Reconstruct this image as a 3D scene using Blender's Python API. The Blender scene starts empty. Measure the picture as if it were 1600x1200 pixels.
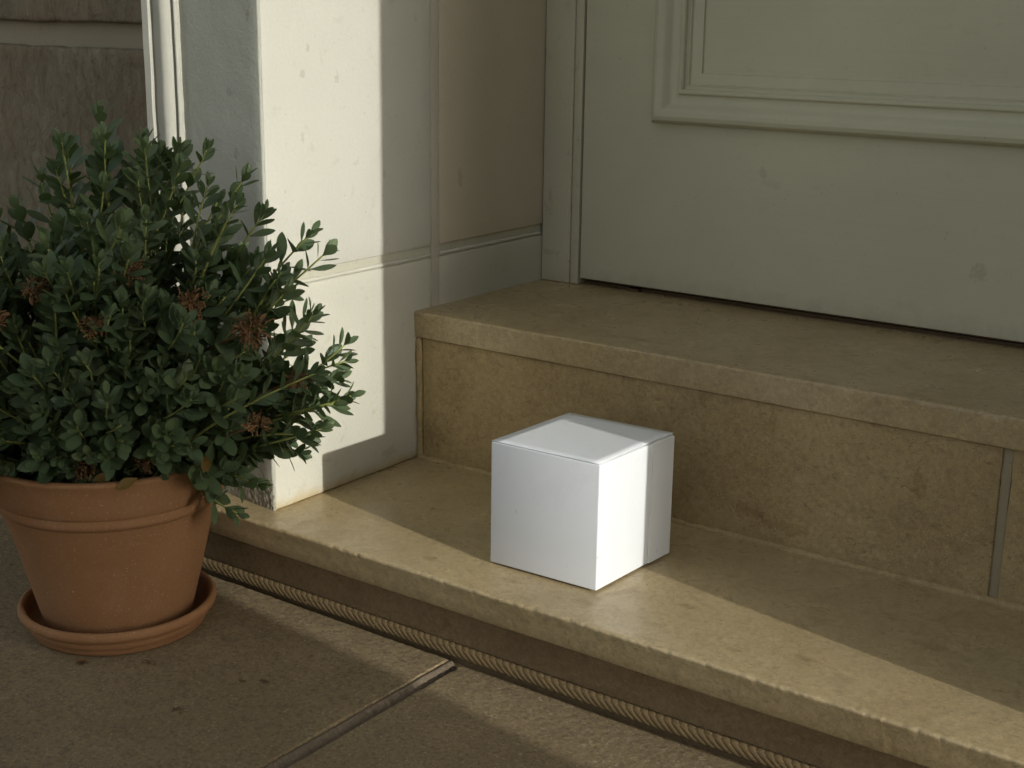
import bpy, bmesh, math, random
from mathutils import Vector, Matrix, noise
U = 1.3                       # drawing units -> metres
S = bpy.context.scene
C = S.collection
random.seed(7)

# ---------------------------------------------------------------- camera
R_ = Vector((0.80745428, 0.58977472, 0.01354133))
UP_ = Vector((-0.16472459, 0.20336272, 0.96514735))
F_ = Vector((-0.5664657, 0.78154295, -0.2613565))
cam = bpy.data.objects.new("camera", bpy.data.cameras.new("camera"))
C.objects.link(cam)
m3 = Matrix((R_, UP_, -F_)).transposed()
cam.matrix_world = Matrix.Translation(Vector((0.94036, -0.90649, 0.48041)) * U) @ m3.to_4x4()
cam.data.sensor_width = 36
cam.data.lens = 2178.09 / 1600 * 36
cam.data.clip_start = 0.02
cam.data.clip_end = 500
S.camera = cam

# ---------------------------------------------------------------- light
sun_dir = Vector((1, -0.175, 0.300)).normalized()       # towards the sun
EL = math.asin(sun_dir.z)
w = bpy.data.worlds.new("World"); S.world = w; w.use_nodes = True
wn = w.node_tree.nodes; wl = w.node_tree.links
sky = wn.new('ShaderNodeTexSky'); sky.sky_type = 'NISHITA'; sky.sun_disc = False
sky.sun_elevation = EL; sky.sun_rotation = math.atan2(sun_dir.x, sun_dir.y)
sky.air_density = 1.0; sky.dust_density = 3.0; sky.ozone_density = 0.6
hs = wn.new('ShaderNodeHueSaturation'); hs.inputs['Saturation'].default_value = 0.30      # hazy, nearly neutral sky
wl.new(sky.outputs[0], hs.inputs['Color']); wl.new(hs.outputs[0], wn['Background'].inputs[0])
wn['Background'].inputs[1].default_value = 0.15
sl = bpy.data.lights.new("sun", 'SUN'); sl.energy = 2.0; sl.angle = math.radians(0.5)
sl.color = (1.0, 0.985, 0.94)
so = bpy.data.objects.new("sun", sl); C.objects.link(so)
so.rotation_euler = (-sun_dir).to_track_quat('-Z', 'Y').to_euler()
S.view_settings.view_transform = 'Standard'; S.view_settings.look = 'None'
S.view_settings.exposure = 0.60; S.view_settings.gamma = 1.0

# ---------------------------------------------------------------- materials
class NT:
    def __init__(s, name, rough=0.8, spec=0.3):
        s.m = bpy.data.materials.new(name); s.m.use_nodes = True
        s.t = s.m.node_tree; s.n = s.t.nodes; s.l = s.t.links
        s.b = s.n['Principled BSDF']
        s.b.inputs['Roughness'].default_value = rough
        s.b.inputs['Specular IOR Level'].default_value = spec
        s.co = s.n.new('ShaderNodeTexCoord').outputs['Object']
    def noise(s, scale, detail=6, rough=.6, dist=0.0, sc=None):
        k = s.n.new('ShaderNodeTexNoise'); k.inputs['Scale'].default_value = scale
        k.inputs['Detail'].default_value = detail; k.inputs['Roughness'].default_value = rough
        k.inputs['Distortion'].default_value = dist
        if sc:
            mp = s.n.new('ShaderNodeMapping'); mp.inputs['Scale'].default_value = sc[0]
            mp.inputs['Rotation'].default_value = sc[1] if len(sc) > 1 else (0, 0, 0)
            s.l.new(s.co, mp.inputs[0]); s.l.new(mp.outputs[0], k.inputs[0])
        else:
            s.l.new(s.co, k.inputs[0])
        return k.outputs[0]
    def vor(s, scale, feature='F1'):
        k = s.n.new('ShaderNodeTexVoronoi'); k.inputs['Scale'].default_value = scale; k.feature = feature
        s.l.new(s.co, k.inputs[0]); return k.outputs[0]
    def ramp(s, v, pts):
        k = s.n.new('ShaderNodeValToRGB'); e = k.color_ramp.elements
        while len(e) < len(pts): e.new(.5)
        for q, (p, c) in zip(e, pts):
            q.position = p; q.color = (c, c, c, 1) if isinstance(c, (int, float)) else (*c, 1)
        s.l.new(v, k.inputs[0]); return k.outputs[0]
    def mix(s, f, a, b, mode='MIX'):
        k = s.n.new('ShaderNodeMix'); k.data_type = 'RGBA'; k.blend_type = mode
        for v, i in ((f, 0), (a, 6), (b, 7)):
            if isinstance(v, (int, float)): k.inputs[i].default_value = v if i == 0 else (v, v, v, 1)
            elif isinstance(v, tuple): k.inputs[i].default_value = (*v, 1)
            else: s.l.new(v, k.inputs[i])
        return k.outputs[2]
    def math(s, op, a, b=0.0, clamp=False):
        k = s.n.new('ShaderNodeMath'); k.operation = op; k.use_clamp = clamp
        for v, i in ((a, 0), (b, 1)):
            if isinstance(v, (int, float)): k.inputs[i].default_value = v
            else: s.l.new(v, k.inputs[i])
        return k.outputs[0]
    def color(s, c):
        if isinstance(c, tuple): s.b.inputs['Base Color'].default_value = (*c, 1)
        else: s.l.new(c, s.b.inputs['Base Color'])
    def roughness(s, v): s.l.new(v, s.b.inputs['Roughness'])
    def bump(s, v, dist, strength=1.0):
        k = s.n.new('ShaderNodeBump'); k.inputs['Distance'].default_value = dist
        k.inputs['Strength'].default_value = strength
        if s.b.inputs['Normal'].is_linked:
            s.l.new(s.b.inputs['Normal'].links[0].from_socket, k.inputs['Normal'])
        s.l.new(v, k.inputs['Height']); s.l.new(k.outputs[0], s.b.inputs['Normal'])
    def spots(s, col, pts, tint, amount=.6):
        """stains with a place of their own: (x, y, z, rx, ry, rz) in drawing units"""
        wob = s.noise(130, 5, .7)
        for (x, y, z, a, b, c) in pts:
            mp = s.n.new('ShaderNodeMapping'); mp.vector_type = 'POINT'
            mp.inputs['Scale'].default_value = (1/(a*U), 1/(b*U), 1/(c*U))
            mp.inputs['Location'].default_value = (-x/a, -y/b, -z/c)
            s.l.new(s.co, mp.inputs[0])
            g = s.n.new('ShaderNodeVectorMath'); g.operation = 'LENGTH'; s.l.new(mp.outputs[0], g.inputs[0])
            d = s.math('ADD', g.outputs['Value'], s.math('MULTIPLY', s.math('SUBTRACT', wob, .5), 4.0))
            f = s.math('MULTIPLY', s.math('SUBTRACT', 1.15, d, True), 2.0, True)
            col = s.mix(s.math('MULTIPLY', f, amount), col, tint, 'MULTIPLY')
        return col

def limestone(name, light, mid, dark, rough=.45, spec=.4, spots=(), bumpd=.0004, speck=.35, scratch=True):
    t = NT(name, rough, spec)
    a = t.noise(5.5, 8, .62, .4); b = t.noise(26, 8, .65, .8); c = t.noise(180, 4, .7)
    base = t.mix(t.ramp(a, [(.36, 0), (.62, 1)]), mid, light)
    base = t.mix(t.ramp(b, [(.50, 0), (.80, .5)]), base, dark)
    base = t.mix(t.ramp(t.noise(75, 6, .7, 1.5), [(.60, 0), (.70, speck)]), base, tuple(x*.55 for x in dark))
    base = t.mix(t.ramp(c, [(.3, .35), (.7, 0)]), base, tuple(x*.6 for x in mid))
    base = t.mix(t.ramp(t.noise(420, 2, .6), [(.62, 0), (.72, .35)]), base, tuple(min(1, x*1.6) for x in light))
    if scratch:
        v = t.noise(14, 5, .6, 2.2, ((1, 1, 1), (.4, .7, .9)))
        base = t.mix(t.ramp(t.math('ABSOLUTE', t.math('SUBTRACT', v, .5)), [(0, .30), (.009, 0)]), base, tuple(x*.6 for x in dark))
    base = t.mix(t.ramp(t.noise(115, 6, .8, .6), [(.42, .26), (.52, 0)]), base, tuple(x*.8 for x in dark))
    base = t.mix(t.ramp(t.noise(165, 5, .8, .3, ((1, .7, 1), (.7, .3, .4))), [(.53, 0), (.68, .28)]), base, tuple(min(1, x*1.35) for x in light))
    base = t.mix(t.ramp(t.noise(48, 7, .75, 1.8, ((1, 2.2, 2.2), (.3, .5, .6))), [(.585, 0), (.64, .5)]), base, tuple(x*.7 for x in dark))
    if spots: base = t.spots(base, spots, (.60, .53, .44), .45)
    t.color(base)
    t.roughness(t.ramp(b, [(.3, rough-.1), (.75, rough+.25)]))
    t.bump(t.noise(12, 4, .5), .0012, .25)
    t.bump(b, bumpd*1.4, .4); t.bump(c, bumpd, .7)
    t.bump(t.ramp(t.vor(160), [(0.05, 0), (.22, 1)]), .0003, .5)
    return t

TAN_L, TAN_M, TAN_D = (.485, .385, .215), (.40, .305, .160), (.20, .15, .08)
TREAD = limestone('limestone_tread', TAN_L, TAN_M, TAN_D, .30, .5, [
    (.196, -.001, 0, .011, .0045, .03), (.285, .003, 0, .007, .004, .02), (.335, .0, 0, .006, .003, .02),
    (.09, .045, 0, .012, .004, .02), (.43, .05, 0, .008, .004, .02), (.55, .02, 0, .012, .004, .02),
    (.12, .10, 0, .01, .005, .02), (.62, .10, 0, .016, .007, .02), (.06, .09, 0, .008, .003, .02),
    (.50, .0, 0, .006, .003, .02), (.25, .25, .165, .03, .005, .02)]).m
RISER = limestone('limestone_riser', (.455, .35, .18), (.355, .262, .128), (.17, .12, .062), .6, .25, [
    (.02, .215, .03, .012, .03, .015), (.40, .215, .03, .02, .03, .007), (.44, .215, .022, .024, .03, .006),
    (.35, .215, .135, .006, .03, .012), (.42, .215, .12, .004, .03, .010), (.56, .215, .09, .007, .03, .012)], .0008, .55, False).m
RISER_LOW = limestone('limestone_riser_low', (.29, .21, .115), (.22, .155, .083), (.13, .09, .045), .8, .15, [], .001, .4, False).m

def plaster(name, col, dark, rough=.8, grain=.0005, spots=(), rough_low=False, spec=.2):
    t = NT(name, rough, spec)
    a = t.noise(3.5, 5, .55, .3); c = t.noise(240, 4, .7)
    base = t.mix(t.ramp(a, [(.35, 0), (.68, .8)]), col, tuple(x*.86 for x in col))
    base = t.mix(t.ramp(t.noise(34, 6, .65, .5), [(.60, 0), (.78, .6)]), base, dark)
    base = t.mix(t.ramp(t.noise(150, 3, .6, .3), [(.69, 0), (.76, .7)]), base, tuple(x*.7 for x in dark))
    base = t.mix(t.ramp(c, [(.3, .18), (.7, 0)]), base, dark)
    if spots: base = t.spots(base, spots, (.6, .58, .55), .4)
    t.color(base)
    t.bump(t.noise(9, 3, .5), .0025, .3)
    t.bump(c, grain, .7); t.bump(t.noise(45, 5, .6), grain*1.6, .6)
    if name == 'cream_stone_low':
        sp = t.n.new('ShaderNodeSeparateXYZ'); t.l.new(t.co, sp.inputs[0])
        h = t.math('ADD', sp.outputs[2], t.math('MULTIPLY', t.math('SUBTRACT', t.noise(60, 4, .6), .5), .02))
        t.color(t.mix(t.ramp(h, [(.0, .75), (.016, 0)]), base, (.42, .31, .12)))
    if rough_low:
        sp = t.n.new('ShaderNodeSeparateXYZ'); t.l.new(t.co, sp.inputs[0])
        low = t.math('MULTIPLY', t.math('SUBTRACT', .055*U, t.math('ADD', sp.outputs[2], t.math('MULTIPLY', a, .05))), 30, True)
        t.bump(t.math('MULTIPLY', t.vor(150), low), .003, .9)
        fr = t.math('LESS_THAN', sp.outputs[1], .004*U)
        t.color(t.mix(t.math('MULTIPLY', t.math('MULTIPLY', low, fr), t.ramp(t.noise(120, 4, .7), [(.4, .0), (.6, .9)])), base, (.20, .165, .11)))
    return t

CREAM = plaster('cream_stone', (.54, .535, .46), (.38, .35, .26), .75, .0005, [
    (0, .052, .417, .03, .0035, .0045), (0, .098, .412, .03, .0028, .005), (0, .050, .36, .03, .0025, .005),
    (0, .060, .440, .03, .002, .005), (0, .025, .31, .03, .0015, .0015), (0, .165, .315, .03, .002, .004)]).m
CREAM_LOW = plaster('cream_stone_low', (.56, .55, .46), (.38, .335, .23), .75, .0006, [(0, .168, .018, .03, .012, .006)]).m
CREAM_TAN = plaster('tan_stone', (.56, .505, .385), (.45, .39, .28), .75, .0005, [(0, .29, .30, .03, .005, .01)]).m
GREY = plaster('grey_plaster', (.41, .415, .345), (.29, .285, .235), .85, .0009, [
    (-.045, 0, .40, .006, .03, .0035), (-.04, 0, .345, .003, .03, .005), (-.015, 0, .47, .003, .03, .006)], True).m
MORTAR = plaster('grey_mortar', (.50, .475, .39), (.36, .32, .24), .9, .0012).m
MORTAR_R = plaster('riser_mortar', (.31, .265, .175), (.24, .20, .14), .9, .0012).m
MORTAR_D = plaster('joint_mortar', (.50, .49, .385), (.34, .30, .22), .9, .0012).m
MOULD = plaster('painted_moulding', (.47, .465, .39), (.33, .31, .25), .65, .0003).m
t = plaster('door_paint', (.535, .525, .385), (.41, .40, .285), .5, .00015, [
    (.282, .446, .312, .0038, .03, .007), (.520, .446, .236, .0085, .03, .0085), (.41, .446, .172, .003, .03, .003),
    (.43, .446, .168, .006, .03, .003), (.155, .446, .169, .005, .03, .004)], spec=.35); 
st_ = t.noise(30, 5, .65, .2, ((.12, 1, 6),)); t.bump(st_, .0003, .35)
sp = t.n.new('ShaderNodeSeparateXYZ'); t.l.new(t.co, sp.inputs[0])
src = t.b.inputs['Base Color'].links[0].from_socket
gr = t.math('ADD', sp.outputs[2], t.math('MULTIPLY', t.math('SUBTRACT', t.noise(38, 6, .7), .5), .07))
src = t.mix(t.ramp(t.math('SUBTRACT', gr, .165*U), [(0, .55), (.035, 0)]), src, (.30, .285, .20))
src = t.mix(t.ramp(st_, [(.45, 0), (.75, .12)]), src, (.38, .37, .28))
src = t.mix(t.ramp(t.noise(2.6, 4, .6), [(.45, 0), (.7, .3)]), src, (.39, .41, .325))
t.color(src); DOOR = t.m
t = plaster('frame_paint', (.53, .51, .375), (.25, .23, .17), .55, .0003, [
    (.012, .446, .268, .003, .03, .006), (.04, .446, .192, .003, .03, .003), (.012, .446, .2, .012, .03, .003)], spec=.35); FRAME = t.m

def paving():
    t = NT('paving_stone', .85, .2)
    a = t.noise(4, 7, .6, .3); b = t.noise(30, 7, .65, .6); c = t.noise(330, 5, .75)
    base = t.mix(t.ramp(a, [(.35, 0), (.65, 1)]), (.215, .160, .085), (.28, .215, .12))
    base = t.mix(t.ramp(b, [(.52, 0), (.72, .6)]), base, (.15, .115, .068))
    base = t.mix(t.ramp(t.noise(190, 4, .75), [(.38, .75), (.52, 0)]), base, (.12, .095, .06))
    base = t.mix(t.ramp(t.noise(150, 4, .75), [(.56, 0), (.68, .45)]), base, (.40, .33, .20))
    base = t.mix(t.ramp(t.noise(260, 3, .6), [(.6, 0), (.72, .5)]), base, (.46, .41, .30))
    base = t.mix(t.ramp(t.noise(60, 5, .7, 1.2), [(.62, 0), (.72, .4)]), base, (.08, .06, .04))
    base = t.spots(base, [(-.037, -.208, -.0915, .004, .006, .02), (.012, -.172, -.0915, .007, .0045, .02),
                          (.098, -.215, -.0915, .009, .004, .02), (.118, -.135, -.0915, .004, .004, .02),
                          (.103, -.147, -.0915, .004, .003, .02)], (.35, .28, .22), .8)
    t.color(base)
    t.bump(t.noise(11, 4, .5), .003, .4)
    t.bump(b, .0008, .5); t.bump(c, .0012, .8)
    return t.m
PAVE = paving()
def simple(name, col, rough=.8, var=.25, bump=.0005, sc=120, spec=.3):
    t = NT(name, rough, spec)
    n = t.noise(sc, 5, .65, .3); n2 = t.noise(sc/9, 5, .6)
    t.color(t.mix(t.ramp(n, [(.3, 0), (.7, 1)]), t.mix(n2, tuple(x*(1-var) for x in col), tuple(min(1, x*(1+var)) for x in col)), tuple(x*(1-var*.5) for x in col)))
    t.bump(n, bump, .6)
    return t
JOINT = simple('paving_joint', (.19, .15, .105), .95, .5, .003, 160, .03).m
ROPE = simple('rope_fibre', (.185, .130, .062), 1.0, .4, .0006, 500).m
DARK = simple('dark_gap', (.03, .022, .016), .9).m  # near-black colour stands in for the darkness behind the door gap
SILL = simple('threshold_bronze', (.11, .07, .035), .5, .5, .0004, 60).m
SOIL = simple('potting_soil', (.035, .024, .016), .95, .5, .004, 180).m
EARTH = simple('ground_earth', (.44, .40, .31), .95, .3, .004, 8).m

t = NT('terracotta', .78, .2)
a = t.noise(6, 6, .6, .3); b = t.noise(220, 4, .7)
base = t.mix(t.ramp(a, [(.3, 0), (.7, 1)]), (.255, .127, .054), (.295, .158, .074))
base = t.mix(t.ramp(t.noise(28, 6, .7, .6), [(.55, 0), (.75, .45)]), base, (.33, .20, .12))
base = t.mix(t.ramp(b, [(.3, .3), (.6, 0)]), base, (.21, .10, .048))
base = t.mix(t.ramp(t.noise(420, 2, .5), [(.66, 0), (.74, .5)]), base, (.66, .42, .27))
t.color(base); t.bump(b, .0004, .5)
t.bump(t.noise(30, 4, .5, 0, ((.15, .15, 5),)), .0006, .35)
TERRA = t.m
t = NT('white_card', .6, .3)
t.color(t.mix(t.ramp(t.noise(300, 4, .6), [(.35, .12), (.65, 0)]), (.72, .745, .755), (.62, .64, .65)))
t.bump(t.noise(600, 3, .6), .00012, .5); t.bump(t.noise(5, 2, .5), .003, .25)
t.bump(t.noise(2.2, 2, .5), .006, .2)
src = t.b.inputs['Base Color'].links[0].from_socket
src = t.mix(t.ramp(t.noise(11, 6, .7, .6), [(.56, 0), (.74, .22)]), src, (.52, .53, .52))
src = t.mix(t.ramp(t.noise(95, 3, .6, 0, ((1, 1, .5), (.2, .5, .3))), [(.73, 0), (.76, .5)]), src, (.40, .36, .30))
t.color(src)
CARD = t.m
# rusticated stone
t = NT('rusticated_stone', .9, .15)
a = t.noise(7, 7, .65, .4); b = t.noise(55, 7, .7, .8, ((1, 1, .55), (0, .5, 0)))
base = t.mix(t.ramp(a, [(.35, 0), (.65, 1)]), (.205, .175, .115), (.245, .22, .15))
base = t.mix(t.ramp(b, [(.5, 0), (.68, .8)]), base, (.15, .105, .07))
base = t.mix(t.ramp(t.noise(3, 3, .5), [(.45, 0), (.65, .6)]), base, (.27, .19, .13))
t.color(base)
t.bump(a, .010, .6); t.bump(b, .010, 1.0); t.bump(t.noise(130, 5, .7, .5, ((1, 1, .4), (0, .6, 0))), .004, .9)
RUST = t.m
t = plaster('rusticated_margin', (.30, .27, .19), (.20, .15, .10), .9, .0006); MARGIN = t.m
# leaves
def leafmat(name, c1, c2, tip=(.10, .14, .04)):
    t = NT(name, .5, .35)
    k = t.n.new('ShaderNodeAttribute'); k.attribute_name = 'leaf'
    t.color(t.mix(t.noise(60, 3, .5), t.mix(k.outputs['Fac'], c1, c2), tuple(x*.7 for x in c1)))
    t.bump(t.noise(220, 3, .5), .0003, .4)
    tr = t.n.new('ShaderNodeBsdfTranslucent'); tr.inputs[0].default_value = (*tip, 1)
    mx = t.n.new('ShaderNodeMixShader'); mx.inputs[0].default_value = .22
    t.l.new(t.b.outputs[0], mx.inputs[1]); t.l.new(tr.outputs[0], mx.inputs[2])
    t.l.new(mx.outputs[0], t.n['Material Output'].inputs[0])
    return t.m
LEAF = leafmat('glaucous_leaf', (.066, .108, .055), (.19, .245, .105), (.12, .20, .04))
STEM = simple('green_stem', (.27, .30, .08), .6, .4, .0002, 40).m
DRY = simple('dried_flower', (.155, .085, .035), .9, .45, .0005, 50).m
YEL = leafmat('yellowing_leaf', (.22, .14, .03), (.17, .09, .03), (.25, .14, .03))

# ---------------------------------------------------------------- helpers
def tag(o, label=None, cat=None, group=None, kind=None):
    if label: o['label'] = label
    if cat: o['category'] = cat
    if group: o['group'] = group
    if kind: o['kind'] = kind
    return o
def thing(name, loc, label, cat, group=None):
    o = bpy.data.objects.new(name, None); C.objects.link(o)
    o.location = Vector(loc)*U; o.empty_display_size = .05
    return tag(o, label, cat, group)
def add(name, me, mat, parent=None, smooth=None):
    o = bpy.data.objects.new(name, me); C.objects.link(o)
    for m in (mat if isinstance(mat, (list, tuple)) else [mat]): me.materials.append(m)
    if parent:
        o.parent = parent; o.matrix_parent_inverse = Matrix.Translation(-parent.location)
    if smooth is not None:
        for p in me.polygons: p.use_smooth = True
        if smooth < 3.1: me.set_sharp_from_angle(angle=smooth)
    return o
def mesh(verts, faces, name='m'):
    me = bpy.data.meshes.new(name)
    me.from_pydata([Vector(v)*U for v in verts], [], faces); me.update(); return me
class MB:
    def __init__(s): s.v = []; s.f = []
    def box(s, x0, x1, y0, y1, z0, z1):
        n = len(s.v)
        s.v += [(x, y, z) for z in (z0, z1) for y in (y0, y1) for x in (x0, x1)]
        s.f += [tuple(n+i for i in q) for q in ((0, 2, 3, 1), (4, 5, 7, 6), (0, 1, 5, 4), (2, 6, 7, 3), (0, 4, 6, 2), (1, 3, 7, 5))]
        return s
    def tube(s, pts, rad, k=6, cap=True):
        pts = [Vector(p) for p in pts]; n0 = len(s.v); N = len(pts)
        up = Vector((.13, .31, .94)).normalized(); a = None
        for i, p in enumerate(pts):
            d = (pts[min(i+1, N-1)]-pts[max(i-1, 0)])
            d = d.normalized() if d.length > 1e-9 else Vector((0, 0, 1))
            if a is None: a = d.cross(up if abs(d.dot(up)) < .95 else Vector((1, 0, 0))).normalized()
            else: a = (a-d*a.dot(d)).normalized()
            b = d.cross(a); r = rad[i] if isinstance(rad, (list, tuple)) else rad
            for j in range(k):
                q = 2*math.pi*j/k; s.v.append(tuple(p+(a*math.cos(q)+b*math.sin(q))*r))
        for i in range(N-1):
            for j in range(k):
                s.f.append((n0+i*k+j, n0+i*k+(j+1) % k, n0+(i+1)*k+(j+1) % k, n0+(i+1)*k+j))
        if cap:
            s.f.append(tuple(n0+j for j in range(k))[::-1]); s.f.append(tuple(n0+(N-1)*k+j for j in range(k)))
        return s
    def build(s, name, mat, parent=None, smooth=None, bevel=0, seg=2):
        o = add(name, mesh(s.v, s.f, name), mat, parent, smooth)
        if bevel:
            md = o.modifiers.new('bevel', 'BEVEL'); md.width = bevel*U; md.segments = seg; md.limit_method = 'ANGLE'
        return o
def slab(name, mat, parent, x0, x1, y0, y1, z0, z1, bev=.002, step=.02, amp=.0007, fr=22, chip=0.0):
    """stone block: bevelled, finely subdivided and worn along its edges"""
    bm = bmesh.new()
    vs = [bm.verts.new((x, y, z)) for z in (z0, z1) for y in (y0, y1) for x in (x0, x1)]
    for q in ((0, 2, 3, 1), (4, 5, 7, 6), (0, 1, 5, 4), (2, 6, 7, 3), (0, 4, 6, 2), (1, 3, 7, 5)):
        bm.faces.new([vs[i] for i in q])
    bmesh.ops.bevel(bm, geom=bm.edges[:], offset=bev, segments=3, profile=.5, affect='EDGES')
    for ax, (a, b) in enumerate(((x0, x1), (y0, y1), (z0, z1))):
        n = int((b-a)/step); n = min(n, 170)
        for i in range(1, n):
            p = [0, 0, 0]; p[ax] = a+(b-a)*i/n
            nn = [0, 0, 0]; nn[ax] = 1
            bmesh.ops.bisect_plane(bm, geom=bm.verts[:]+bm.edges[:]+bm.faces[:], plane_co=p, plane_no=nn)
    cx = Vector(((x0+x1)/2, (y0+y1)/2, (z0+z1)/2))
    bm.normal_update()
    for v in bm.verts:
        n = noise.noise(v.co*fr)*.6+noise.noise(v.co*fr*3.7)*.4
        v.co += v.normal*n*amp
        if chip:
            on = sum((abs(v.co[i]-lo) < bev*1.1 or abs(v.co[i]-hi) < bev*1.1) for i, (lo, hi) in enumerate(((x0, x1), (y0, y1), (z0, z1))))
            if on >= 2:
                k = max(0, noise.noise(v.co*85)-.12)+.5*max(0, noise.noise(v.co*260)-.1)
                v.co -= v.normal*k*chip
    for v in bm.verts: v.co *= U
    me = bpy.data.meshes.new(name); bm.to_mesh(me); bm.free()
    return add(name, me, mat, parent, .6)
def extrude_z(name, mat, parent, prof, z0, z1, closed=True, n=60, amp=.0004):
    v = []; f = []; k = len(prof)
    for i in range(n+1):
        z = z0+(z1-z0)*i/n
        for j, (x, y) in enumerate(prof):
            d = noise.noise(Vector((x*60, y*60, z*30)))*amp
            v.append((x+d, y+d, z))
    for i in range(n):
        for j in range(k if closed else k-1):
            a = i*k+j; b = i*k+(j+1) % k
            f.append((a, b, b+k, a+k))
    if closed: f += [tuple(range(k))[::-1], tuple(n*k+j for j in range(k))]
    return add(name, mesh(v, f, name), mat, parent, .7)
def lathe(name, mat, parent, prof, c, k=128, amp=.0, smooth=.9):
    v = []; f = []
    for i, (r, z) in enumerate(prof):
        for j in range(k):
            a = 2*math.pi*j/k
            rr = r*(1+amp*noise.noise(Vector((math.cos(a)*1.3, math.sin(a)*1.3, z*5))))
            v.append((c[0]+rr*math.cos(a), c[1]+rr*math.sin(a), c[2]+z))
    for i in range(len(prof)-1):
        for j in range(k):
            f.append((i*k+j, i*k+(j+1) % k, (i+1)*k+(j+1) % k, (i+1)*k+j))
    return add(name, mesh(v, f, name), mat, parent, smooth)

G = -.0915; H = .165; YF = -.0331; YB = .2153; YD = .4458; W = .914

# ---------------------------------------------------------------- ground and paving
me = mesh([(-150, -150, G-.03), (150, -150, G-.03), (150, 150, G-.03), (-150, 150, G-.03)], [(0, 1, 2, 3)], 'ground')
tag(add('ground', me, EARTH), kind='structure')
pv = thing('pavement', (0, -.4, G), None, None)
pv['kind'] = 'structure'
XJ = .2255
def field(x0, x1, y0, y1, zt, seed, st=.0019, fine=True):
    """one slab: its rough upper face as real relief, with worn edges and sides"""
    nx = max(2, int((x1-x0)/st)); ny = max(2, int((y1-y0)/st)); v = []; f = []
    for j in range(ny+1):
        for i in range(nx+1):
            x = x0+(x1-x0)*i/nx; y = y0+(y1-y0)*j/ny
            p = Vector((x+seed, y, seed*.3))
            h = noise.noise(p*9)*.0009
            if fine:
                g_ = noise.noise(p*150)*.5+noise.noise(p*310)*.5
                # tooled margin along the step is coarser than the field of the slab
                am = .00075 if y > -.13 else .00045
                h += g_*am+max(0, noise.noise(p*75)-.3)*-.0008
            e = min(x-x0, x1-x, y1-y, y-y0)
            wob = .0016+.0016*noise.noise(p*45)+.0010*noise.noise(p*170)
            if e < wob: h -= (1-max(0, e)/wob)**2*(.0010 if y1-y < .004 else .0022)
            if e < 1e-6: h -= .0010
            v.append((x, y, zt+h))
    for j in range(ny):
        for i in range(nx):
            a = j*(nx+1)+i; f.append((a, a+1, a+nx+2, a+nx+1))
    ring = [i for i in range(nx+1)]+[j*(nx+1)+nx for j in range(1, ny+1)]+[ny*(nx+1)+i for i in range(nx-1, -1, -1)]+[j*(nx+1) for j in range(ny-1, 0, -1)]
    n0 = len(v)
    for q in ring: v.append((v[q][0], v[q][1], zt-.03))
    m_ = len(ring)
    for i in range(m_): f.append((ring[i], n0+i, n0+(i+1) % m_, ring[(i+1) % m_]))
    add('paving_slab', mesh(v, f), PAVE, pv, .9)
field(-.62, XJ-.006, -.40, -.0022, G, 1.0, .0021)
field(XJ+.0070, 1.30, -.40, -.0022, G-.0016, 4.0, .0021)
for (a, b) in ((-.62, XJ-.006), (XJ+.0070, 1.30)): MB().box(a, b, -.80, -.4002, G-.03, G-.001).build('paving_slab', PAVE, pv, bevel=.0005)
for (a, b, c, d) in ((-.62, XJ-.006, -1.6, -.812), (XJ+.0085, 1.3, -1.6, -.812), (1.312, 2.6, -.8, -.0045), (1.312, 2.6, -1.6, -.812), (-1.6, -.632, -.8, -.0045), (-1.6, -.632, -1.6, -.812),
                     (-1.6, 2.6, -4.5, -1.612)):
    MB().box(a, b, c, d, G-.03, G-.001).build('paving_slab', PAVE, pv, bevel=.002)
# sloping mortar of the joint
v = []; f = []; N = 900
for i in range(N+1):
    y = -.0022-.8*i/N
    wv = noise.noise(Vector((y*30, 1.3, 0)))*.0012+noise.noise(Vector((y*140, 2.3, 0)))*.0011
    ch = noise.noise(Vector((y*110, 4.1, 0)))*.0010; c2 = noise.noise(Vector((y*190, 7.1, 0)))*.0012
    ch += noise.noise(Vector((y*420, .7, 0)))*.0009; c2 += noise.noise(Vector((y*520, 3.7, 0)))*.0008; wv += noise.noise(Vector((y*330, 5.7, 0)))*.0010
    for (x, z) in ((XJ-.0085, G-.0050), (XJ-.0056, G-.0012+ch*.6), (XJ-.0030+wv*.5, G-.0016+ch), (XJ-.0002+c2, G-.0048+ch*.7), (XJ+.0030, G-.0075+c2*.7), (XJ+.0105, G-.0080)):
        v.append((x, y, z))
for i in range(N):
    for j in range(5):
        a = i*6+j; f.append((a, a+6, a+7, a+1))
add('paving_joint', mesh(v, f), JOINT, pv, 3.14)

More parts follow.
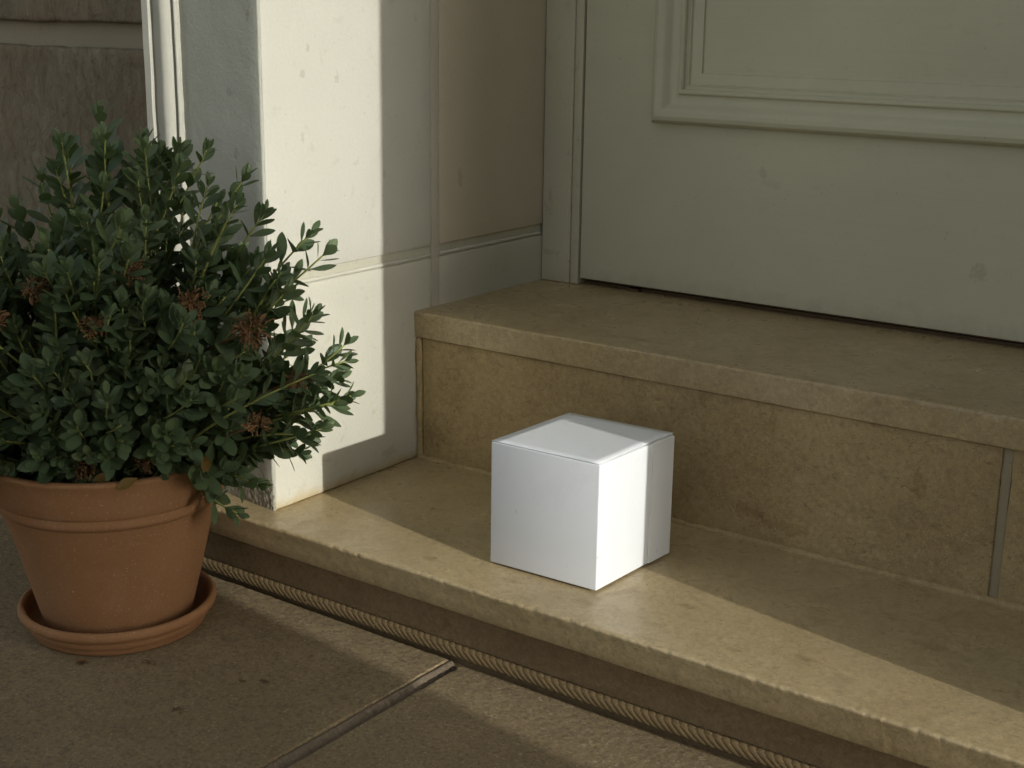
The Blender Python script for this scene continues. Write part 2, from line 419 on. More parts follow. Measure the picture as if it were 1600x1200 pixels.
# ---------------------------------------------------------------- steps
def tread(name, parent, x0, x1, yf, yb, zt, th, seed, chip=.002, cut=1.0):
    """worn slab with a rounded, chipped nosing; its section runs along x"""
    prof = [(yb, zt), (yb*.6+yf*.4, zt), (yf+.03, zt), (yf+.012, zt), (yf+.004, zt), (yf+.0018, zt-.0001), (yf+.0009, zt-.0005), (yf+.0003, zt-.0011), (yf, zt-.0022), (yf+.0006, zt-.0038), (yf+.0030, zt-.010), (yf+.0056, zt-.018), (yf+.0092, zt-th+.002), (yf+.0102, zt-th+.0006), (yf+.012, zt-th), (yf+.04, zt-th), (yb, zt-th)]
    prof = [(yf+(y-yf)*cut if (z < zt-.003 and y < yf+.02) else y, z) for y, z in prof]
    N = 620; k = len(prof); v = []; f = []
    for i in range(N+1):
        x = x0+(x1-x0)*i/N
        for j, (y, z) in enumerate(prof):
            dy = dz = 0
            if 3 <= j <= 13:
                big = noise.noise(Vector((x*6, seed, j*.05)))*.0004
                sm = noise.noise(Vector((x*60, seed+3, j*.25)))*.0001
                dy = big+sm; dz = noise.noise(Vector((x*12, seed+7, 0)))*.0007*(1 if j < 9 else .8)
                if 5 <= j <= 8:      # arris
                    c1 = max(0, noise.noise(Vector((x*38, seed+11, 0)))-.30)*chip*.8+max(0, noise.noise(Vector((x*260, seed+5, j*.2)))-.1)*chip*.7
                    dy += c1*(1 if j >= 6 else .8); dz -= c1*.8
                    rg = max(0, noise.noise(Vector((x*170, seed+21, 0)))-.30)*.0012
                    dy -= rg*.7; dz += rg*.6
                if j in (11, 12, 13): dz += max(0, noise.noise(Vector((x*90, seed+31, 0)))-.25)*.0015
            elif j < 3: dz = noise.noise(Vector((x*5, y*5, seed)))*.0006
            v.append((x, y+dy, z+dz))
    for i in range(N):
        for j in range(k):
            a = i*k+j; b = i*k+(j+1) % k
            f.append((a, b, b+k, a+k))
    f += [tuple(range(k))[::-1], tuple(N*k+j for j in range(k))]
    return add(name, mesh(v, f, name), TREAD, parent, .9)
st1 = thing('stone_step', (.4, 0, G), 'low worn limestone step at ground level, carrying the white box', 'step', 'stone steps up to the door')
tread('tread', st1, -.185, 1.02, YF, .26, 0, .0325, 1.0)
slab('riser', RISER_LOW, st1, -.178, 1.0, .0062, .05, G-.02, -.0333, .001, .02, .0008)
st2 = thing('stone_step', (.4, .3, 0), 'upper limestone step directly below the green door', 'step', 'stone steps up to the door')
tread('tread', st2, -.002, W+.002, .2107, .60, H, .0277, 5.0, .0018, .12)
slab('riser', RISER, st2, .0075, .6270, YB, YB+.05, .0006, H-.0285, .0015, .015, .0009, 16, .001)
slab('riser', RISER, st2, .6345, W, YB+.0012, YB+.05, .0006, H-.0285, .0015, .015, .0009, 16, .001)
def fillet(name, parent, pts, r, mat=MORTAR_D, k=8, jit=.35):
    P = []; RR = []
    A, B = Vector(pts[0]), Vector(pts[1]); n = max(20, int((B-A).length/.004))
    for i in range(n+1):
        p = A.lerp(B, i/n); P.append(p); RR.append(r*(1+jit*noise.noise(p*70)+jit*.6*noise.noise(p*220)))
    return MB().tube(P, RR, k).build(name, mat, parent, 3.14)
slab('mortar_joint', MORTAR_R, st2, .6265, .6350, YB+.0020, YB+.04, .0005, H-.029, .001, .006, .0012, 90)
fillet('mortar_fillet', st2, ((.003, YB+.0022, .001), (.003, YB+.0006, H-.029)), .0042, RISER)
fillet('mortar_fillet', st2, ((.0, YB+.0015, .0), (W, YB+.0015, .0)), .0046, RISER)

# rope laid at the foot of the lower riser
rp = MB(); L0, L1 = -.16, 1.05; pitch = .030; N = 1500
for s_ in range(4):
    P = []
    for i in range(N+1):
        x = L0+(L1-L0)*i/N
        wob = noise.noise(Vector((x*6, 0, 2)))*.0016
        th = 2*math.pi*(x+.002*noise.noise(Vector((x*12, 3, 1))))/pitch+s_*2*math.pi/4
        P.append((x, .0052+wob*.3+.0008*math.cos(th), G+.0062+wob*.3+.0030*math.sin(th)))
    rp.tube(P, .0043, 10)
ro = rp.build('rope', ROPE, None, 3.14)
tag(ro, 'twisted tan rope lying along the foot of the lowest step', 'rope')
fb = MB(); rnd = random.Random(3)
for i in range(200):
    x = rnd.uniform(L0, L1); a = rnd.uniform(.2, 2.6)
    p = Vector((x, .003-.0068*math.cos(a), G+.0068+.0068*math.sin(a)))
    d = Vector((rnd.uniform(-.6, .6), -math.cos(a)+rnd.uniform(-.3, .3), math.sin(a)*.9)).normalized()
    l = rnd.uniform(.0015, .006)
    fb.tube([p, p+d*l*.5+Vector((0, 0, -.0003)), p+d*l+Vector((rnd.uniform(-.001, .001), 0, -.001))], [.00022, .00018, .0001], 3)
fb.build('loose_fibre', ROPE, ro, 3.14)['kind'] = 'stuff'

CANT = .10                     # the rendered face runs back slightly towards the moulding
def cant(o):
    for v_ in o.data.vertices:
        if v_.co.y < .1*U: v_.co.y -= v_.co.x*CANT
# ---------------------------------------------------------------- doorway jamb (left)
ZJ = .226; YM = .2470; ZT = 1.70
js = thing('door_jamb', (-.05, .2, 0), 'pale stone doorway jamb beside the potted shrub, catching a band of sunlight', 'door jamb')
cant(slab('stone_block', [CREAM_LOW], js, -.114, 0, .0, YM-.0068, .0003, ZJ-.0070, .0022, .018, .0007))
slab('stone_block', [CREAM_LOW], js, -.108, 0, YM+.0068, YD+.06, .0003, ZJ-.0070, .0022, .018, .0007)
cant(slab('stone_block', [CREAM], js, -.114, 0, .0, YM-.0068, ZJ+.0055, .98, .0016, .018, .0007))
slab('stone_block', [CREAM_TAN], js, -.108, 0, YM+.0068, YD+.06, ZJ+.0055, .98, .0016, .018, .0007)
cant(slab('stone_block', [CREAM], js, -.114, 0, .0, YM-.0068, .99, ZT, .0016, .03, .0007))
slab('stone_block', [CREAM_TAN], js, -.108, 0, YM+.0068, YD+.06, .99, ZT, .0016, .03, .0007)
MB().box(-.105, -.0020, .025, YD+.05, .001, ZT).build('mortar_joint', MORTAR_D, js)
slab('mortar_joint', MORTAR, js, -.10, .0004, YM-.0066, YM+.0066, H-.02, 1.2, .0008, .006, .0010, 90)
# lower edge of the bed joint: rough line of pointing
fillet('mortar_joint', js, ((-.0014, .006, ZJ-.0046), (-.0014, YM-.008, ZJ-.0046)), .0021, CREAM_LOW)
fillet('mortar_joint', js, ((-.0014, YM+.008, ZJ-.0046), (-.0014, YD, ZJ-.0046)), .0021, CREAM_LOW)
# rendered front face of the jamb
cant(slab('rendered_face', GREY, js, -.1195, -.0012, -.0022, .0035, -.0015, ZT, .0018, .012, .0009, 35, .0012))

prof = [(-.1275, .095), (-.1278, .0106), (-.1280, .0066), (-.1286, .0054), (-.1296, .0050), (-.1306, .0056), (-.1312, .0084), (-.1338, .0082), (-.1343, .0060), (-.1356, .0030), (-.1376, .0008), (-.1402, -.0008), (-.1432, -.0012),
        (-.1458, -.0004), (-.1476, .0014), (-.1486, .0034), (-.1580, .0034), (-.1582, -.0006), (-.1590, -.0016), (-.1672, -.0018), (-.1682, -.0008), (-.1684, .0070), (-.1740, .0076), (-.1745, .095)]
prof = [(x+.0095, y-.0008) for x, y in prof]
extrude_z('moulding', MOULD, js, prof, .0004, ZT, True, 140)
# ---------------------------------------------------------------- right jamb, beyond the picture
jr = thing('door_jamb', (W+.05, .2, 0), 'matching pale stone jamb on the far side of the doorway, right of the green door', 'door jamb')
slab('stone_block', CREAM, jr, W, W+.130, 0, YM-.0068, .0003, .98, .0022, .03, .0006)
slab('stone_block', CREAM_TAN, jr, W, W+.130, YM+.0068, YD+.06, .0003, .98, .0022, .03, .0006)
slab('stone_block', CREAM, jr, W, W+.130, 0, YD+.06, .99, ZT, .0022, .04, .0006)
MB().box(W+.003, W+.105, .003, YD+.05, .0005, ZT).build('mortar_joint', MORTAR_D, jr)
extrude_z('moulding', MOULD, jr, [(W-x, y) for x, y in prof][::-1], G, ZT, True, 60)

# ---------------------------------------------------------------- house walls
hw = thing('rusticated_wall', (-1, .05, G), 'dark rough-hewn stone house wall to the left of the doorway, behind the shrub', 'wall')
YW = .062
MB().box(-2.6, -.161, YW+.010, .5, G-.02, 2.3).build('wall_backing', MARGIN, hw)
z = .448
courses = [(G-.01, .145), (.155, .432), (.458, .75), (.776, 1.07), (1.096, 1.39), (1.416, 1.71), (1.736, 2.03)]
for (za, zb) in courses:
    xs = [-.164, -.62, -1.15, -1.75, -2.5]
    for a, b in zip(xs, xs[1:]):
        slab('rough_stone', [RUST], hw, b+.008, a, YW-.004, YW+.012, za, zb, .004, .012, .0028, 24)
hr = thing('rusticated_wall', (2, .05, G), 'rough stone house wall to the right of the doorway', 'wall')
MB().box(W+.163, 2.6+W, YW+.010, .5, G-.02, 2.3).build('wall_backing', MARGIN, hr)
for (za, zb) in courses:
    slab('rough_stone', [RUST], hr, W+.175, W+1.3, YW-.004, YW+.012, za, zb, .004, .05, .003, 14)
ln = thing('door_lintel', (.4, .2, ZT), 'pale stone lintel spanning the top of the doorway', 'lintel')
MB().box(-.176, W+.176, -.008, .5, ZT+.001, ZT+.22).build('lintel_stone', CREAM, ln, bevel=.003)
MB().box(-.163, W+.163, .0, .5, ZT+.222, 2.3).build('wall_above', MARGIN, ln)
hall = thing('hallway', (.4, 1.0, H), 'unlit hallway behind the closed green door', 'hallway')
MB().box(-.1, W+.1, .9, .93, -.02, 2.3).box(-.13, -.1, YD+.061, .93, -.02, 2.3).box(W+.1, W+.13, YD+.061, .93, -.02, 2.3).box(-.1, W+.1, .60, .9, 0, H-.01).box(-.1, W+.1, .501, .9, 2.25, 2.3).build('hallway_shell', DARK, hall)

# ---------------------------------------------------------------- door frame and door
fr = thing('door_frame', (.02, YD, H), 'pale green painted wooden frame around the closed door', 'door frame')
for s_, (a, b) in enumerate(((.0012, .0405), (W-.0405, W-.0012))):
    slab('frame_post', FRAME, fr, a, b, YD, YD+.05, H+.0005, ZT-.002, .0012, .03, .0003)
for (a, b) in ((.0412, .0518), (W-.0518, W-.0412)):
    slab('door_stop', FRAME, fr, a, b, YD+.0018, YD+.04, H+.0005, ZT-.002, .0008, .03, .0003)
MB().box(.053, W-.053, YD+.0, YD+.05, ZT-.045, ZT-.002).build('frame_head', FRAME, fr, bevel=.001)
dr = thing('front_door', (.4, YD, H), 'closed grey-green panelled front door above the upper step', 'door')
DX0, DX1, DZ0, DZ1 = .0548, W-.0548, H+.0085, ZT-.048
YL = YD+.003; px0, px1 = .147, W-.147; T = .003; pz = [(.3590, .86), (.98, ZT-.13)]
m = MB()
m.box(DX0, px0+T, YL, YL+.03, DZ0, DZ1).box(px1-T, DX1, YL, YL+.03, DZ0, DZ1)
m.box(px0+T, px1-T, YL, YL+.03, DZ0, pz[0][0]+T).box(px0+T, px1-T, YL, YL+.03, pz[0][1]-T, pz[1][0]+T).box(px0+T, px1-T, YL, YL+.03, pz[1][1]-T, DZ1)
m.build('leaf', DOOR, dr)
mp = [(0, -.001), (0, .004), (.0012, .0085), (.0042, .0125), (.0085, .0142), (.0130, .0136), (.0170, .0110), (.0205, .0068), (.0245, .0042), (.0290, .0036), (.0318, .0038), (.0322, .0060),
      (.0338, .0074), (.0362, .0074), (.0376, .0060), (.0380, .0022), (.0400, .0010), (.0420, .0016), (.0432, -.0010), (.0545, -.0030), (.0550, -.0058), (.0580, -.0066)]
for (za, zb) in pz:
    v = []; f = []; k = len(mp)
    for (sx, sz) in ((0, 0), (1, 0), (1, 1), (0, 1)):
        for (q, h) in mp:
            v.append(((px0+q) if not sx else (px1-q), YL-h, (za+q) if not sz else (zb-q)))
    for c_ in range(4):
        d_ = (c_+1) % 4
        for j in range(k-1): f.append((c_*k+j, d_*k+j, d_*k+j+1, c_*k+j+1))
    add('moulding', mesh(v, f), DOOR, dr, .5)
    MB().box(px0+.0575, px1-.0575, YL+.0064, YL+.02, za+.0575, zb-.0575).build('panel', DOOR, dr)
MB().box(DX0+.001, DX1-.001, YL+.002, YL+.02, DZ0-.0017, DZ0-.0002).build('bottom_strip', SILL, dr)
th = MB().box(.0545, W-.0545, YL+.012, YL+.06, H+.0004, H+.0035)
th.box(.118, .132, YL+.004, YL+.012, H+.0004, H+.0034)
tag(th.build('threshold_strip', SILL), 'dark bronze threshold strip in the gap under the door', 'threshold')

# ---------------------------------------------------------------- unseen block added to shade the paving, its edge shaped to the shadow line
gp = thing('shade_block', (2.1, -1.6, G), 'unseen block added out of view to the right to shade the paving', 'shade block')
pp = [(-.29, G-.02), (-.342, .32), (-.360, .39), (-.366, .44), (-.386, .51), (-.397, .58), (-.400, .64), (-.400, 2.2)]
v = [(x, y, z) for x in (1.72, 2.0) for (y, z) in pp]+[(x, -2.6, z) for x in (1.72, 2.0) for (y, z) in pp]
k = len(pp); f = []
for i in range(k-1):
    f += [(i, i+1, k+i+1, k+i), (2*k+i, 3*k+i, 3*k+i+1, 2*k+i+1), (i, 2*k+i, 2*k+i+1, i+1), (k+i, k+i+1, 3*k+i+1, 3*k+i)]
f += [(k-1, 3*k-1, 4*k-1, 2*k-1)]
add('shade_block_body', mesh(v, f), CREAM, gp)

# ---------------------------------------------------------------- white box
bx = thing('white_box', (.305, .08, 0), 'closed white cardboard box standing on the lower step', 'box')
LB, FB = Vector((.2455, .0225, 0)), Vector((.3560, .0255, 0))
ex = (FB-LB); wx = ex.length; ex.normalize(); ey = Vector((.040, .9992, 0)); dy_ = .1155; hz = .1142
def bpt(a, b, z): return LB+ex*a+ey*b+Vector((0, 0, z))
bm = bmesh.new()
vs = [bm.verts.new(bpt(a, b, z)) for z in (.0018, hz) for b in (0, dy_) for a in (0, wx)]
for q in ((0, 2, 3, 1), (4, 5, 7, 6), (0, 1, 5, 4), (2, 6, 7, 3), (0, 4, 6, 2), (1, 3, 7, 5)): bm.faces.new([vs[i] for i in q])
bmesh.ops.bevel(bm, geom=bm.edges[:], offset=.0011, segments=3, profile=.5, affect='EDGES')
for v_ in bm.verts: v_.co *= U
me = bpy.data.meshes.new('carton'); bm.to_mesh(me); bm.free()
add('carton', me, CARD, bx, .6)
fl = [bpt(wx+.0001, b, z) for (b, z) in ((.0800, .0022), (dy_-.0008, .0020), (dy_-.0008, hz-.0012), (.0806, hz-.0018))]
gf = add('shadow_edge_sheet', mesh([tuple(q) for q in fl], [(0, 1, 2, 3)]), CARD, bx)  # added sheet, its front edge drawn where the shadow starts on the box
md = gf.modifiers.new('s', 'SOLIDIFY'); md.thickness = .0011; md.offset = 1
# the lid flap: a thin sheet with its tuck seam on the right edge
N = 12; v = []; f = []
for i in range(N+1):
    for j in range(N+1):
        a = wx*(i/N)*.993+.0004; b = dy_*(j/N)*.99+.0006
        lift = .0006+.0012*(i/N)**3*math.sin(math.pi*min(1, j/N*.9+.1))*.8+.0008*(j/N)**4*(i/N)
        v.append(tuple(bpt(a, b, hz+lift)))
for i in range(N):
    for j in range(N): a = i*(N+1)+j; f.append((a, a+N+1, a+N+2, a+1))
lf = add('lid_flap', mesh(v, f), CARD, bx, 3.14)
md = lf.modifiers.new('s', 'SOLIDIFY'); md.thickness = .0006*U; md.offset = 0

# ---------------------------------------------------------------- pot and saucer
PC = (-.0825, -.1300, G)
sc_ = [(0, 0), (.077, 0), (.0800, .0008), (.0815, .0040), (.0824, .0072), (.0834, .0078), (.0842, .0084), (.0850, .0122), (.0856, .0148), (.0866, .0156), (.0888, .0166), (.0905, .0182), (.0914, .0206), (.0914, .0230), (.0904, .0252),
       (.0886, .0264), (.0866, .0262), (.0850, .0248), (.0842, .0220), (.0825, .0130), (.0790, .0070), (.070, .0052), (0, .0052)]
tag(lathe('saucer', TERRA, None, sc_, PC, amp=.004), 'round terracotta saucer on the paving beneath the flower pot', 'saucer')
pot_p = [(0, .0055), (.0655, .0055), (.0672, .0062), (.0682, .0085), (.0785, .050), (.0900, .098), (.0925, .1285), (.0932, .1300), (.0950, .1312), (.0962, .1325), (.0972, .1370), (.0978, .1395), (.0984, .1402), (.0992, .1412),
         (.1042, .1490), (.1072, .1620), (.1094, .1690), (.1112, .1722), (.1118, .1738), (.1112, .1754), (.1090, .1763), (.1060, .1763), (.1032, .1752), (.1008, .1720), (.0960, .155), (.0, .155)]
# finer rim beads
pot_p[6:14] = [(.0943, .1235), (.0951, .1262), (.0956, .1272), (.0968, .1278), (.0984, .1292), (.0993, .1318), (.0996, .1350), (.0994, .1378), (.0997, .1386), (.1006, .1392), (.1015, .1408)]
pot_p = [(r0+.0042 if z0 > .12 and r0 > .05 else r0, z0) for r0, z0 in pot_p]
tag(lathe('flower_pot', TERRA, None, pot_p[:-2]+[(.0960, .150), (.088, .12), (.07, .03), (0, .03)], PC, amp=.004), 'large terracotta flower pot with a ribbed rim, holding the green shrub', 'flower pot')
so_ = []; sf = []; K = 48; RN = 10
for i in range(RN+1):
    for j in range(K):
        a = 2*math.pi*j/K; r = .0972*i/RN
        x, y = PC[0]+r*math.cos(a), PC[1]+r*math.sin(a)
        so_.append((x, y, G+.158+.006*noise.noise(Vector((x*40, y*40, 0)))+.004*noise.noise(Vector((x*140, y*140, 0)))))
for i in range(RN):
    for j in range(K): sf.append((i*K+j, i*K+(j+1) % K, (i+1)*K+(j+1) % K, (i+1)*K+j))
tag(add('potting_soil', mesh(so_, sf), SOIL, None, 3.14), 'dark potting soil filling the terracotta pot', 'soil', kind='stuff')

# ---------------------------------------------------------------- shrub
sh = thing('shrub', (PC[0], PC[1], G+.16), 'bushy grey-green shrub with fleshy oval leaves growing in the terracotta pot', 'shrub')
E1 = Vector((.8075, .59, 0)); E2 = Vector((-.59, .8075, 0)); PCEN = Vector((-.0880, -.132, 0)); Z = Vector((0, 0, 1))
SHR = .96
SIL = [(-0.15, 0.055), (-0.20, 0.12), (-0.19, 0.20), (-0.15, 0.27), (-0.078, 0.295), (-0.058, 0.305), (-0.036, 0.292), (-0.023, 0.310), (-0.006, 0.318), (0.012, 0.345), (0.035, 0.365), (0.062, 0.360), (0.089, 0.350),
       (0.100, 0.315), (0.118, 0.300), (0.135, 0.285), (0.145, 0.275), (0.158, 0.265), (0.165, 0.250), (0.175, 0.24), (0.175, 0.235), (0.187, 0.205), (0.205, 0.19), (0.212, 0.168), (0.212, 0.144),
       (0.197, 0.119), (0.180, 0.100), (0.155, 0.082), (0.125, 0.062), (0.10, .075), (.05, .078), (-.05, .07)]
SIL = [(.02+(x-.02)*SHR, .16+(y-.16)*SHR if y > .16 else y) for x, y in SIL]
def inside(p, poly):
    c = False; n = len(poly)
    for i in range(n):
        (x1, y1), (x2, y2) = poly[i], poly[i-1]
        if (y1 > p[1]) != (y2 > p[1]) and p[0] < (x2-x1)*(p[1]-y1)/(y2-y1)+x1: c = not c
    return c
def edge_d(p):
    best = 9
    for i in range(len(SIL)):
        a, b = Vector(SIL[i-1]), Vector(SIL[i]); ab = b-a
        t_ = max(0, min(1, (Vector(p)-a).dot(ab)/max(1e-9, ab.length_squared)))
        best = min(best, (Vector(p)-(a+ab*t_)).length)
    return best
LV = []; LF = []; LA = []; YV = []; YFc = []; YA = []
def leaf(base, d, nrm, ln_, wd, cup, val, V_=None, F2=None, A2=None):
    V_ = LV if V_ is None else V_; F2 = LF if F2 is None else F2; A2 = LA if A2 is None else A2
    d = d.normalized(); n = (nrm-d*nrm.dot(d))
    n = n.normalized() if n.length > 1e-6 else d.orthogonal().normalized()
    s_ = d.cross(n); n0 = len(V_)
    rows = [(0, .10, 0), (.16, .34, .0), (.36, .80, .02), (.58, 1.0, .045), (.78, .84, .05), (.92, .46, .035), (1.0, .08, .01)]
    bend = random.uniform(-.10, .22)
    for (t_, w_, _) in rows:
        c0 = base+d*(ln_*t_)+n*(bend*ln_*(t_*t_))
        for u_ in (-1, -.5, 0, .5, 1):
            V_.append(tuple(c0+s_*(u_*w_*wd*.5)+n*(cup*wd*abs(u_)**1.5*w_*.5))); A2.append(val)
    for i in range(len(rows)-1):
        for j in range(4): a = n0+i*5+j; F2.append((a, a+1, a+6, a+5))
ST = MB(); TW = MB()
def sprig(base, tip, leafy, lscale=1.0, sparse=False, updir=None, rr=.0013, val0=None):
    base = Vector(base); tip = Vector(tip)
    out = (tip-base); up = Vector((0, 0, 1))
    hor = Vector((out.x, out.y, 0))
    c1 = base+up*max(.02, out.z*.45)+hor*.22
    end = (updir if updir is not None else (out.normalized()*.55+up*.45)).normalized()
    c2 = tip-end*out.length*.30
    N = 26; P = []
    for i in range(N+1):
        t_ = i/N; u_ = 1-t_
        P.append(base*u_**3+c1*3*u_*u_*t_+c2*3*u_*t_*t_+tip*t_**3)
    L = sum((P[i+1]-P[i]).length for i in range(N))
    rad = [rr*(1.35-.75*i/N) for i in range(N+1)]
    ST.tube(P, rad, 5)
    val = random.random() if val0 is None else val0
    # leaves in opposite pairs, 90 degrees turned from pair to pair, closing to a bud
    s_ = 0.0; ang = random.uniform(0, math.pi); idx = 0
    gap0 = .0125*lscale*(1.25 if sparse else .72)
    while s_ < leafy and s_ < L*.9:
        # point at arclength s_ from the tip
        acc = 0; k_ = N
        while k_ > 0 and acc+(P[k_]-P[k_-1]).length < s_: acc += (P[k_]-P[k_-1]).length; k_ -= 1
        if k_ == 0: break
        seg = P[k_-1]-P[k_]; p = P[k_]+seg.normalized()*(s_-acc); d = -seg.normalized()
        a = d.orthogonal().normalized(); b = d.cross(a)
        opening = min(1, .22+idx*.24) if not sparse else min(1, .30+idx*.22)
        tilt = math.radians(14+40*opening+random.uniform(-9, 9))
        size = (.50+.13*idx if idx < 4 else 1.0)*random.uniform(.86, 1.12)
        if s_ > leafy*.75: size *= .85
        for sg in (0, math.pi):
            if random.random() < .05 and idx > 2: continue
            q = ang+sg+random.uniform(-.22, .22)
            r = a*math.cos(q)+b*math.sin(q)
            ld = d*math.cos(tilt)+r*math.sin(tilt)
            nn = d*math.sin(tilt)-r*math.cos(tilt)
            ln_ = .0245*lscale*size*random.uniform(.9, 1.1)
            leaf(p+r*rr*.6, ld, nn, ln_, ln_*random.uniform(.40, .54), .30*(1.3-opening), min(1, max(0, val*.6+random.random()*.25+(.25 if idx < 2 else 0))))
        ang += math.pi/2+random.uniform(-.2, .2)
        s_ += gap0*(.35 if idx < 2 else (.75 if idx < 3 else 1))*random.uniform(.85, 1.2); idx += 1
def soilpt():
    a = random.uniform(0, 2*math.pi); r = .075*math.sqrt(random.random())
    return Vector((PC[0]+r*math.cos(a), PC[1]+r*math.sin(a), G+.157))
def world(s_, z_, d_): return PCEN+E1*s_+E2*d_+Z*z_
def ok(p):
    # keep clear of the wall, its moulding and the lit doorway beyond the jamb
    lim = -.036 if p.x < .01 else -.03
    return p.y < lim
# 1. outline sprigs, each reaching out by itself
outl = [(0.016, .388, .0, .13, 0), (-.09, .315, -.02, .1, 0), (-.12, .30, -.03, .1, 0), (-.004, .362, -.03, .07, 0), (.052, .362, .01, .08, 0), (.083, .355, .0, .08, 0), (.112, .357, -.02, .10, 1), (.146, .336, -.03, .12, 1), (.165, .307, -.05, .11, 1),
        (.207, .294, -.07, .14, 1), (.222, .281, -.08, .15, 1), (.203, .222, -.06, .08, 0), (.236, .189, -.09, .09, 1), (.228, .150, -.08, .08, 0), (.228, .168, -.07, .07, 0), (.203, .118, -.08, .09, 0), (.192, .098, -.06, .08, 0),
        (.136, .044, -.07, .06, 1), (-.055, .305, -.02, .09, 0), (-.085, .292, -.04, .09, 0), (.128, .318, -.06, .12, 1), (.031, .352, -.04, .09, 0), (.066, .345, .02, .09, 0), (.16, .27, -.07, .1, 0), (.178, .25, -.08, .1, 1), (.158, .070, -.07, .08, 0)]
for (a, z_, d_, lf_, sp) in outl:
    tp = world(a, z_, d_)
    out = Vector((tp.x-PC[0], tp.y-PC[1], 0))
    side = max(-1, min(1, a/.22))
    end = E1*side*.95+Z*(.9 if z_ > .2 else (.35 if z_ > .12 else -.2))+E2*(-.1)
    b = soilpt()
    if a > .12: b = Vector((PC[0], PC[1], G+.157))+E1*random.uniform(.02, .07)+E2*random.uniform(-.04, .02)
    sprig(b, tp, lf_, 1.0 if not sp else 1.0, bool(sp), end)
for (a, z_) in ((.235, .205), (.19, .255), (.213, .236), (.150, .325), (.125, .338), (.098, .350), (-.03, .338), (.0, .37), (.040, .378), (.068, .366), (-.10, .30), (-.13, .27), (.215, .132), (.218, .19), (.175, .285), (.186, .27), (.135, .30), (.24, .16), (-.012, .345), (.028, .36)):
    end = E1*(a*4)+Z*(1.0 if z_ > .2 else .3)+Vector((random.uniform(-.25, .25), random.uniform(-.25, .05), 0))
    b = soilpt()+E1*a*.25; d_ = -.03-.28*max(0, a)*.9+random.uniform(-.03, .01)
    sprig(b, world(a, z_-.004, d_), random.uniform(.07, .12), random.uniform(.85, 1.1), random.random() < .6, end)
# 2. body of the bush
cnt = 0; tries = 0; placed = []
while cnt < 350 and tries < 30000:
    tries += 1
    a = random.uniform(-.20, .215); z_ = random.uniform(.065, .365)
    if not inside((a, z_), SIL): continue
    e = edge_d((a, z_))
    dep = min(.115, math.sqrt(max(0, e*.30+.0006)))      # rounded front and back
    front = random.random() < .72
    d_ = -dep*random.uniform(.55, 1.0)-.02 if front else random.uniform(-dep*.6, dep*.6)
    tp = world(a, z_, d_)
    if not ok(tp): continue
    if any((tp-q).length < .0125 for q in placed): continue
    placed.append(tp); cnt += 1
    rel = Vector((a-.01, 0, z_-.13))
    end = E1*(a*3.5)+Z*(1.1 if z_ > .20 else .6 if z_ > .13 else .25)+E2*(-.55 if front else .1)+Vector((random.uniform(-.3, .3), random.uniform(-.3, .3), random.uniform(-.2, .2)))
    sprig(soilpt(), tp, random.uniform(.045, .095), random.uniform(.82, 1.15), random.random() < .25, end)
me = mesh(LV, LF, 'foliage')
at = me.attributes.new('leaf', 'FLOAT', 'POINT'); at.data.foreach_set('value', LA)
add('foliage', me, LEAF, sh, 3.14)
ST.build('stems', STEM, sh, 3.14)
for i in range(14):
    z_ = random.choice((.09, .11, .13, .2, .24)); a = random.uniform(-.1, .17); p = world(a, z_, -random.uniform(.07, .12))
    leaf(p, Vector((random.uniform(-1, 1), -.6, random.uniform(-.8, .3))), Vector((.3, -1, .6)), .019, .010, .2, random.random(), YV, YFc, YA)
me = mesh(YV, YFc, 'yellow'); at = me.attributes.new('leaf', 'FLOAT', 'POINT'); at.data.foreach_set('value', YA)
tag(add('yellowing_leaves', me, YEL, sh, 3.14), 'few yellow-brown leaves low in the bush')
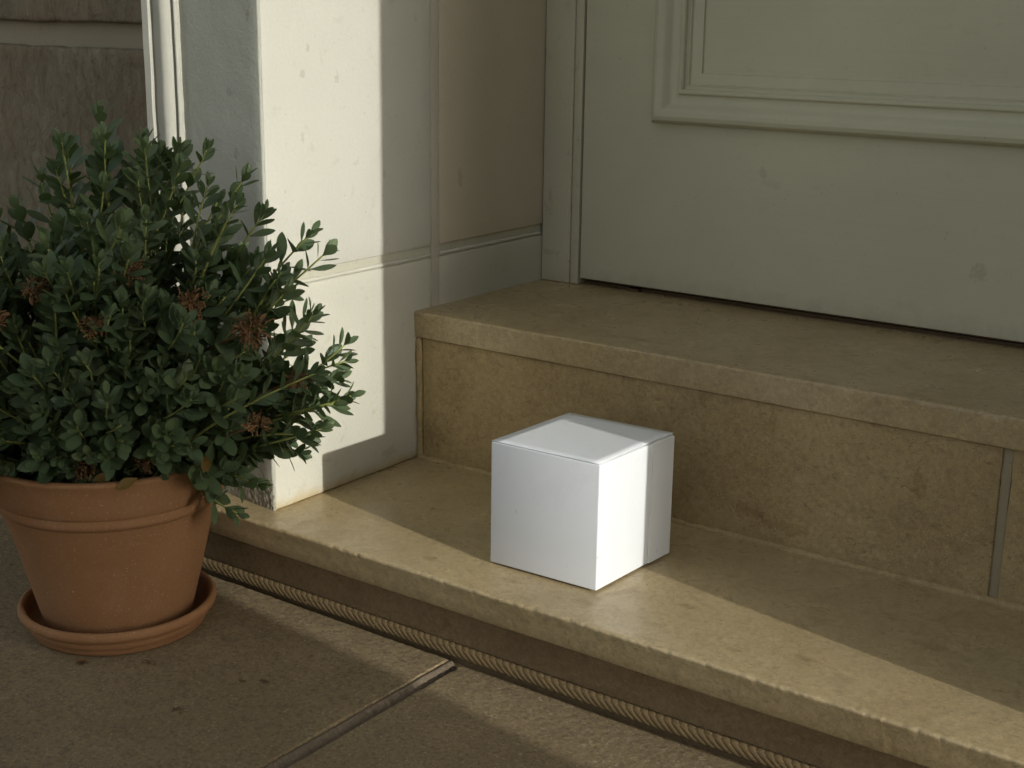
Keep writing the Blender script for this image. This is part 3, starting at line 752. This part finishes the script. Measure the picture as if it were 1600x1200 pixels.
# withered flower heads: knots of thin curled stalks
for (a, z_, d_, r, n) in ((.163, .222, -.105, .021, 60), (.115, .243, -.105, .018, 40), (.063, .268, -.095, .016, 34), (.038, .225, -.115, .014, 30), (-.012, .252, -.10, .016, 34), (.200, .176, -.09, .013, 26),
                       (.166, .140, -.105, .013, 26), (.012, .098, -.085, .020, 90), (.065, .100, -.085, .012, 34), (-.045, .229, -.11, .014, 30)):
    r *= .8; hb = MB(); c = world(a, z_, d_-.012)
    for i in range(n):
        q = Vector((random.gauss(0, 1), random.gauss(0, 1), random.gauss(0, 1))).normalized()
        p = c+q*r*random.uniform(.15, .8); P = []
        dr_ = (q+Vector((random.uniform(-.8, .8), random.uniform(-.8, .8), random.uniform(-.8, .8)))).normalized()
        for j in range(7):
            P.append(p.copy()); p = p+dr_*r*.085
            dr_ = (dr_+Vector((random.uniform(-1, 1), random.uniform(-1, 1), random.uniform(-1, 1)))*.55).normalized()
        hb.tube(P, [.0009, .0008, .0008, .0007, .0006, .0008, .0011], 4)
    DV = []; DF = []; DA = []
    for i in range(int(n*.9)):
        q = Vector((random.gauss(0, 1), random.gauss(0, 1), random.gauss(0, 1))).normalized()
        leaf(c+q*r*random.uniform(.1, .65), (q+Vector((random.uniform(-1, 1), random.uniform(-1, 1), random.uniform(-1, 1)))).normalized(), q.orthogonal(), random.uniform(.005, .011), random.uniform(.002, .0045), random.uniform(.2, .9), 0, DV, DF, DA)
    k_ = len(hb.v); hb.v += DV; hb.f += [tuple(k_+i for i in q) for q in DF]
    P = [c+Vector((0, 0, -.0)), (c+Vector((PC[0], PC[1], z_-.03)))/2, Vector((PC[0], PC[1], max(G+.16, z_-.08)))]
    P[1].z = z_-.02
    hb.tube([c.lerp(P[2], i/8)+Vector((0, 0, -.004*math.sin(i/8*3.1))) for i in range(9)], .0011, 4)
    tag(hb.build('dried_flower_head', DRY, sh, 3.14))

QV = []; QF = []; QA = []
random.seed(21)
leaf(Vector((-.0345, -.205, G+.0012)), Vector((-.3, -1, .12)), Vector((.25, .1, 1)), .0105, .0052, .5, 0, QV, QF, QA)
tag(add('fallen_leaf', mesh(QV, QF), DRY, None, 3.14), 'tiny dark dried leaf lying on the paving just in front of the saucer', 'leaf')
